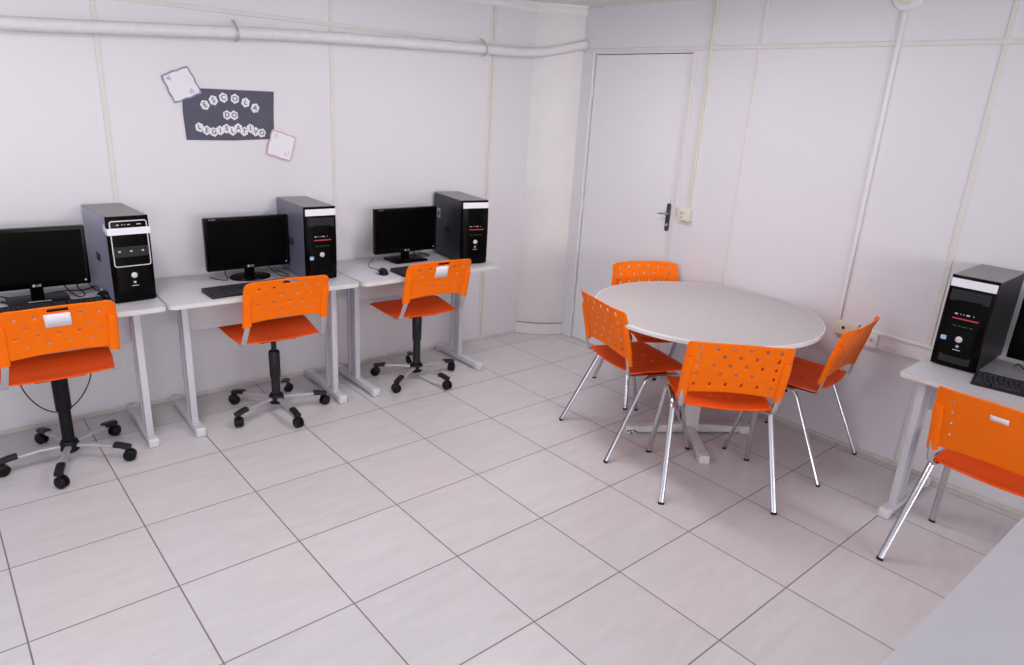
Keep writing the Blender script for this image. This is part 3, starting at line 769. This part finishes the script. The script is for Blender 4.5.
# ------------------------------------------------------------------ computers
def star(bm, cx, cz, r, y, d=.0008):
    pts = []
    for k in range(10):
        q = r if k % 2 == 0 else r * .42
        a = PI / 2 + PI * k / 5; pts.append((cx + q * math.cos(a), cz + q * math.sin(a)))
    prism(bm, pts, y, y + d, XZ)
XZ = Matrix(((1, 0, 0, 0), (0, 0, -1, 0), (0, 1, 0, 0), (0, 0, 0, 1)))       # plan (x, y, z) -> (x, -z, y): out of the front face
def plate(pts_w, pts_h, cx, cz, y0, y1, r=.003):
    return prism(bmesh.new(), [(x + cx, z + cz) for x, z in rrect(pts_w, pts_h, r, 3)], y0, y1, XZ)
W2, TD, TH = .179, .40, .411
def bulge(z): return .012 + .010 * math.sin(PI * min(max(z / TH, 0), 1))
def tower(label, loc, rz, case, top, style):
    t = thing('computer_tower', label, 'computer', loc, rz, 'black desktop computer towers')
    bm = Box((-W2 / 2, 0, .008), (W2 / 2, TD, TH - .004), .003, 1); link('case', bm, case, t)
    link('lid', Box((-W2 / 2 - .0005, .002, TH - .006), (W2 / 2 + .0005, TD, TH), .002, 1), top, t)
    for x in (-.07, .07):
        for y in (.05, TD - .05): link('rubber_foot', cyl(bmesh.new(), (x, y, 0), (x, y, .010), .012, n=12), M_['black'], t)
    # bowed front bezel
    bm = bmesh.new(); N = 14; rings = []
    for k in range(N + 1):
        z = .004 + (TH - .004) * k / N; bl = bulge(z) + (0.0 if 0 < k < N else -.006)
        ring = [(-W2 / 2 - .001, .004), (-W2 / 2 - .001, -bl * .55), (-W2 / 2 + .010, -bl), (-W2 / 4, -bl - .002), (W2 / 4, -bl - .002), (W2 / 2 - .010, -bl), (W2 / 2 + .001, -bl * .55), (W2 / 2 + .001, .004)]
        rings.append([bm.verts.new((x, y, z)) for x, y in ring])
    for A, B in zip(rings, rings[1:]):
        for i in range(8): bm.faces.new((A[i], A[(i + 1) % 8], B[(i + 1) % 8], B[i]))
    bm.faces.new(rings[0][::-1]); bm.faces.new(rings[-1])
    fb = link('front_bezel', bm, M_['gloss'], t, 40)
    def F(z): return bulge(z) + .0015
    if style == 'frame':
        zc, hh, ww, th = .285, .215, .160, .0045
        o_ = rrect(ww, hh, .012, 4); i_ = rrect(ww - 2 * th, hh - 2 * th, .008, 4)
        bm = bmesh.new(); n = len(o_)
        def V(p, e): z = p[1] + zc; return bm.verts.new((p[0], -F(z) - e, z))
        a = [V(p, 0) for p in o_]; b = [V(p, 0) for p in i_]; a2 = [V(p, .003) for p in o_]; b2 = [V(p, .003) for p in i_]
        for A, B in ((a, a2), (a2, b2), (b2, b), (b, a)):
            for i in range(n): bm.faces.new((A[i], A[(i + 1) % n], B[(i + 1) % n], B[i]))
        link('silver_frame', bm, M_['silver'], t)
        link('drive_door', plate(.146, .048, 0, .248, F(.25), F(.25) + .0025), M_['dgrey'], t)
        bm = bmesh.new()
        for x in (-.052, -.002, .048): prism(bm, [(x + p, .250 + q) for p, q in rrect(.010, .007, .002, 2)], F(.25) + .0025, F(.25) + .0035, XZ)
        link('drive_button', bm, M_['silver'], t)
        bm = bmesh.new()
        for x, ww_ in ((-.045, .012), (-.026, .004), (-.014, .004), (.002, .012), (.045, .020)): prism(bm, [(x + p, .373 + q) for p, q in rrect(ww_, .004, .001, 2)], F(.37), F(.37) + .001, XZ)
        link('front_port', bm, M_['silver'], t)
        zl, zp, zs = .343, .134, .100
        bm = Box((-W2 / 2 - .0022, -F(zl) - .004, zl - .016), (W2 / 2 + .0022, -F(zl) - .0015, zl + .016), .001, 1)
        box(bm, (-W2 / 2 - .0022, -F(zl) - .003, zl - .015), (-W2 / 2 - .0008, .012, zl + .017), .0004, 1)
        box(bm, (-W2 / 2 - .0022, .010, zl - .005), (-W2 / 2 - .0008, .040, zl + .030), .0004, 1)
        link('white_tape', bm, M_['paper'], t)
    else:
        zl = .381; zp, zs = {'left': (.148, None), 'plain': (.150, .118), 'big': (.138, .106)}[style]
        bm = Box((-W2 / 2 + .003, -F(zl) - .0025, zl - .018), (W2 / 2 - .003, -F(zl) + .002, zl + .018), .001, 1)
        link('white_label', bm, M_['paper'], t)
        if style != 'plain':
            link('optical_drive', plate(.150, .048, .0, .328, F(.328) - .001, F(.328) + .0015), M_['dgrey'], t)
            bm = bmesh.new()
            for zz in (.336, .318): prism(bm, [(p, zz + q) for p, q in rrect(.130, .0014, .0005, 1)], F(.328) + .0015, F(.328) + .002, XZ)
            prism(bm, [(.052 + p, .312 + q) for p, q in rrect(.016, .006, .001, 1)], F(.328) + .0015, F(.328) + .003, XZ)
            link('drive_slot', bm, M_['black'], t)
        bm = bmesh.new()
        for x, ww_ in ((-.035, .012), (-.018, .003), (-.006, .003), (.010, .014), (.032, .003)): prism(bm, [(x + p, .249 + q) for p, q in rrect(ww_, .005, .001, 1)], F(.25), F(.25) + .001, XZ)
        link('front_port', bm, M_['silver'], t)
        link('red_stripe', plate(.100, .0055, .004, .229, F(.23) - .0005, F(.23) + .0012, .001), M_['red'], t)
        bm = bmesh.new()
        for x, ww_ in ((-.03, .014), (-.010, .010), (.010, .018), (.034, .012)): prism(bm, [(x + p, .196 + q) for p, q in rrect(ww_, .0022, .0005, 1)], F(.2), F(.2) + .0005, XZ)
        link('green_print', bm, M_['green'], t)
        if style in ('left', 'big'):
            s_ = link('processor_sticker', plate(.022, .019, -.060, zp - (.018 if style == 'left' else .004), F(zp) + .0, F(zp) + .0009, .002), M_['blue'], t); s_['label'] = 'small pale blue sticker'
        if style == 'big':
            link('lower_vent', plate(.120, .036, .0, .045, F(.045) - .001, F(.045) + .0012, .003), M_['dgrey'], t)
    bm = lathe(bmesh.new(), [(.0135, 0), (.0135, .004), (.011, .0055), (.006, .0058)], n=28, mtx=Matrix.Translation((0, -F(zp), zp)) @ Matrix.Rotation(PI / 2, 4, 'X'))
    link('power_button', bm, M_['silver'], t)
    if zs:
        bm = bmesh.new(); star(bm, 0, zs, .009, F(zs)); prism(bm, [(p, zs - .017 + q) for p, q in rrect(.030, .0032, .001, 1)], F(zs), F(zs) + .0006, XZ)
        link('star_badge', bm, M_['silver'], t)
    if style == 'plain':
        bm = Box((-W2 / 2 - .0012, .300, .250), (-W2 / 2, .345, .312)); link('side_sticker', bm, M_['greysteel'], t)
        bm = Box((-W2 / 2 - .0018, .312, .265), (-W2 / 2 - .001, .335, .292)); link('sticker_print', bm, M_['black'], t)
    # vent slots on the side
    bm = bmesh.new()
    for k in range(6): box(bm, (-W2 / 2 - .0012, .16 + k * .012, .17), (-W2 / 2 + .001, .165 + k * .012, .21))
    link('side_vent', bm, M_['black'], t)
    bm = bmesh.new()
    for k in range(8): box(bm, (-.05, TD - .001, .06 + k * .03), (.06, TD + .0015, .075 + k * .03), .0005, 1)
    link('rear_vent', bm, M_['black'], t)
    return t
DZT = .735
tower('computer tower with a silver-framed front, on the left desk', (.692, -.590, DZT), .054, M_['case_l'], M_['case_top'], 'frame')
tower('computer tower with a grey sheen painted on its side and small blue sticker, on the middle desk', (1.637, -.614, DZT), -.046, M_['case_m'], M_['case_top'], 'left')
t3 = tower('dark computer tower with a sticker on its side, on the desk by the corner', (2.656, -.692, DZT), -.19, M_['case_d'], M_['case_top'], 'plain')
t3.scale = (1.035, 1.07, 1.0)
tower('black computer tower at the right-hand desk with red stripe and lower vent', (3.338, -3.307, DZT), -1.546, M_['case_k'], M_['case_top'], 'big')

def monitor(label, loc, rz, zb, zt, wd, stand):
    """origin on the desk under the middle of the screen; front faces -y"""
    t = thing('computer_monitor', label, 'monitor', (loc[0], loc[1], DZT), rz, 'black flat computer monitors')
    z0, z1 = zb - DZT, zt - DZT; zc, hh = (z0 + z1) / 2, z1 - z0
    FT = lambda y: Matrix.Translation((0, y, 0)) @ XZ
    bm = prism(bmesh.new(), [(x, z + zc) for x, z in rrect(wd, hh, .006, 3)], -.020, .012, XZ, .003)
    link('housing', bm, M_['gloss'], t)
    bm = prism(bmesh.new(), [(x, z + zc + .006) for x, z in rrect(wd - .032, hh - .045, .002, 1)], .0115, .0128, XZ)
    link('screen', bm, M_['screen'], t)
    bm = prism(bmesh.new(), [(x, z + zc) for x, z in rrect(wd * .6, hh * .6, .03, 4)], -.045, -.018, XZ, .010)
    link('rear_shell', bm, M_['black'], t)
    zl = z0 + .0125
    bm = text_bm('LG', .0155, .0003, .0004); bmesh.ops.transform(bm, matrix=Matrix.Translation((.010, -.0126, zl)) @ Matrix.Rotation(PI / 2, 4, 'X'), verts=bm.verts)
    cyl(bm, (-.010, -.0118, zl), (-.010, -.0130, zl), .0065, n=18)
    link('maker_logo', bm, M_['silver'], t, 0)
    bm = text_bm('FLATRON', .008, .0002); bmesh.ops.transform(bm, matrix=Matrix.Translation((-wd / 2 + .042, -.0124, z1 - .008)) @ Matrix.Rotation(PI / 2, 4, 'X'), verts=bm.verts)
    link('model_print', bm, M_['greysteel'], t, 0)
    link('power_light', cyl(bmesh.new(), (wd / 2 - .022, -.0118, z0 + .020), (wd / 2 - .022, -.0132, z0 + .020), .0045, n=14), M_['silver'], t)
    link('side_glint', Box((wd / 2 - .015, -.0127, z0 + .030), (wd / 2 - .0135, -.0120, z1 - .02)), M_['dgrey'], t)
    bm = Box((-.026, -.004, .012), (.026, .020, z0 + .06), .004, 2); link('neck', bm, M_['gloss'], t)
    if stand == 'oval':
        bm = lathe(bmesh.new(), [(.098, 0), (.100, .004), (.096, .010), (.05, .013), (.03, .016)], n=40)
        for v in bm.verts: v.co.x *= 1.12; v.co.y *= .92
    else:
        bm = prism(bmesh.new(), rrect(.245, .175, .02, 4), 0, .013, bev=.004)
    link('stand_base', bm, M_['gloss'], t)
    bm = Box((-.045, -.062, .0125), (.045, -.050, .0145), .0006, 1) if stand != 'oval' else Box((-.035, -.055, .0105), (.035, -.047, .0125), .0006, 1)
    link('base_label', bm, M_['silver'] if stand == 'label' else M_['dgrey'], t)
    return t
monitor('black monitor on the left desk, cut by the photo edge', (.326, -.385), -.015, .800, 1.080, .445, 'label')
monitor('black monitor on the middle desk behind the full-width keyboard', (1.320, -.388), 0.0, .790, 1.076, .458, 'oval')
monitor('black monitor on the desk by the corner, beside a computer mouse', (2.330, -.400), .0, .790, 1.074, .458, 'square')
monitor('black monitor at the right edge on the right-hand desk, seen edge on', (3.520, -3.680), -PI / 2, .800, 1.085, .458, 'square')

def keyboard(label, loc, rz, L=.445, D=.155):
    t = thing('keyboard', label, 'keyboard', (loc[0], loc[1], DZT), rz, 'computer keyboards')
    bm = bmesh.new()
    prism(bm, [(-D / 2, 0), (D / 2, 0), (D / 2, .022), (-D / 2, .010)], -L / 2, L / 2, Matrix(((0, 0, 1, 0), (1, 0, 0, 0), (0, 1, 0, 0), (0, 0, 0, 1))), .003)
    link('keyboard_body', bm, M_['dgrey'], t)
    bm = bmesh.new(); p = .0188
    tilt = math.atan2(.012, D)
    for r in range(6):
        y = -D / 2 + .018 + r * .0205 + (.006 if r == 5 else 0)
        z = .0155 + (y + D / 2 - .018) * math.tan(tilt)
        x = -L / 2 + .010; c = 0
        while x < L / 2 - .016:
            wk = p
            if r == 0 and 3 <= c < 4: wk = p * 6
            if r == 1 and c == 0: wk = p * 1.6
            if r == 2 and c == 0: wk = p * 1.3
            if x + wk > L / 2 - .006: break
            gap = (abs((x + L / 2) - .285) < .008) or (abs((x + L / 2) - .350) < .008)
            if not gap:
                m4 = Matrix.Translation((x + wk / 2, y, z)) @ Matrix.Rotation(tilt, 4, 'X')
                a = .44 * wk + .0003; 
                vs = [bm.verts.new(m4 @ Vector(q)) for q in ((-a, -.0083, -.004), (a, -.0083, -.004), (a, .0083, -.004), (-a, .0083, -.004), (-a + .002, -.0062, .0028), (a - .002, -.0062, .0028), (a - .002, .0066, .0028), (-a + .002, .0066, .0028))]
                for f in ((0, 3, 2, 1), (4, 5, 6, 7), (0, 1, 5, 4), (1, 2, 6, 5), (2, 3, 7, 6), (3, 0, 4, 7)): bm.faces.new([vs[i] for i in f])
                x += wk
            else: x += .009
            c += 1
    k = link('keys', bm, M_['key'], t, 0); k['kind'] = 'stuff'
    return t
keyboard('black keyboard behind the left chair back, in front of the left monitor', (.340, -.580), -.015)
keyboard('dark grey keyboard on the middle desk, half hidden by the chair back', (1.222, -.650), 0.02)
keyboard('black keyboard beside the mouse on the desk by the corner', (2.295, -.715), -.03)
keyboard('black keyboard in front of the right-hand computer tower', (3.295, -3.630), -PI / 2 + .17)

def mouse(label, loc, rz):
    t = thing('computer_mouse', label, 'mouse', (loc[0], loc[1], DZT), rz, 'computer mice')
    bm = bmesh.new(); bmesh.ops.create_uvsphere(bm, u_segments=20, v_segments=12, radius=1)
    for v in bm.verts:
        v.co = Vector((v.co.x * .031 * (1 - .1 * v.co.y), v.co.y * .056, max(v.co.z, -.05) * .034 * (1 - .2 * v.co.y) + .002))
    link('mouse_body', bm, M_['black'], t, 60)
    b = Box((-.004, .014, .026), (.004, .034, .036), .002, 2); link('scroll_wheel', b, M_['silver'], t)
    bm = sweep(bmesh.new(), [(-.029, -.03, .014), (-.032, .0, .016), (-.027, .03, .013)], .003, n=8); sweep(bm, [(.029, -.03, .014), (.032, .0, .016), (.027, .03, .013)], .003, n=8)
    link('side_grip', bm, M_['silver'], t)
    return t
mouse('black mouse with silver sides on the desk by the corner', (2.010, -.655), -.35)
mouse('black mouse on the left desk between keyboard and tower', (.585, -.455), .2)

def cable(label, pts, r=.0025, m=None):
    o = link('cable', sweep(bmesh.new(), catmull([Vector(p) for p in pts], 8), r, n=8), m or M_['black'], None, 60)
    tag(o, label, 'cable'); return o
z = DZT + .003
cable('thin black mouse cable curving over the desk by the corner', [(2.03, -.598, z + .008), (2.03, -.55, z), (2.02, -.48, z), (2.06, -.40, z), (2.12, -.33, z), (2.16, -.28, z)], .0018)
cable('black cable looping on the middle desk to the left of the monitor stand', [(1.13, -.30, z), (1.15, -.37, z), (1.19, -.40, z), (1.20, -.34, z + .03), (1.24, -.30, z + .07), (1.27, -.31, z + .06)])
cable('black cable looping to the right of the middle monitor stand', [(1.43, -.30, z + .07), (1.45, -.34, z + .03), (1.475, -.42, z), (1.50, -.47, z), (1.52, -.42, z), (1.50, -.30, z)])
cable('tangled black cables to the right of the left monitor stand', [(.43, -.30, z + .07), (.46, -.34, z + .02), (.49, -.40, z), (.52, -.36, z), (.50, -.30, z + .03), (.54, -.30, z + .05), (.57, -.34, z + .01), (.60, -.30, z + .0)], .0028)
cable('black cable crossing behind the left monitor stand to its tower', [(.16, -.30, z + .03), (.22, -.29, z + .005), (.32, -.285, z), (.44, -.27, z + .004), (.54, -.27, z), (.63, -.20, z + .012)], .0028)
cable('black cable lying on the left desk at the left of the stand', [(.13, -.37, z), (.18, -.34, z), (.21, -.40, z), (.215, -.395, z), (.19, -.32, z)], .003)
cable('black cable hanging in a loop behind the left swivel chair column', [(.20, -.40, .70), (.185, -.42, .50), (.20, -.45, .34), (.26, -.47, .235), (.335, -.48, .20), (.41, -.47, .235), (.475, -.45, .33), (.50, -.42, .47), (.50, -.40, .70)], .003)
cable('black cable beside the stand of the corner monitor', [(2.44, -.30, z + .05), (2.46, -.33, z), (2.52, -.38, z), (2.545, -.33, z), (2.51, -.27, z)], .003)
cable('black cable curling beside the right-hand monitor at the photo edge', [(3.62, -3.47, z), (3.60, -3.49, z + .02), (3.575, -3.52, z + .01), (3.58, -3.58, z), (3.66, -3.60, z)], .003)

# ------------------------------------------------------------------ unseen ceiling fill lights, added to brighten the room
for lx, lab in ((0.2, 'added unseen fill light nearer the side window'), (2.4, 'added unseen fill light nearer the round table')):
    t = thing('added_fill_light', lab, 'added fill light', (lx, -1.9, H), 0, 'added ceiling fill lights')
    link('fill_fixture_body', Box((-.08, -.64, -.045), (.08, .64, 0), .006, 2), M_['crown'], t)
    for x in (-.04, .04): link('fill_tube', cyl(bmesh.new(), (x, -.60, -.060), (x, .60, -.060), .013, n=14), M_['tube'], t)
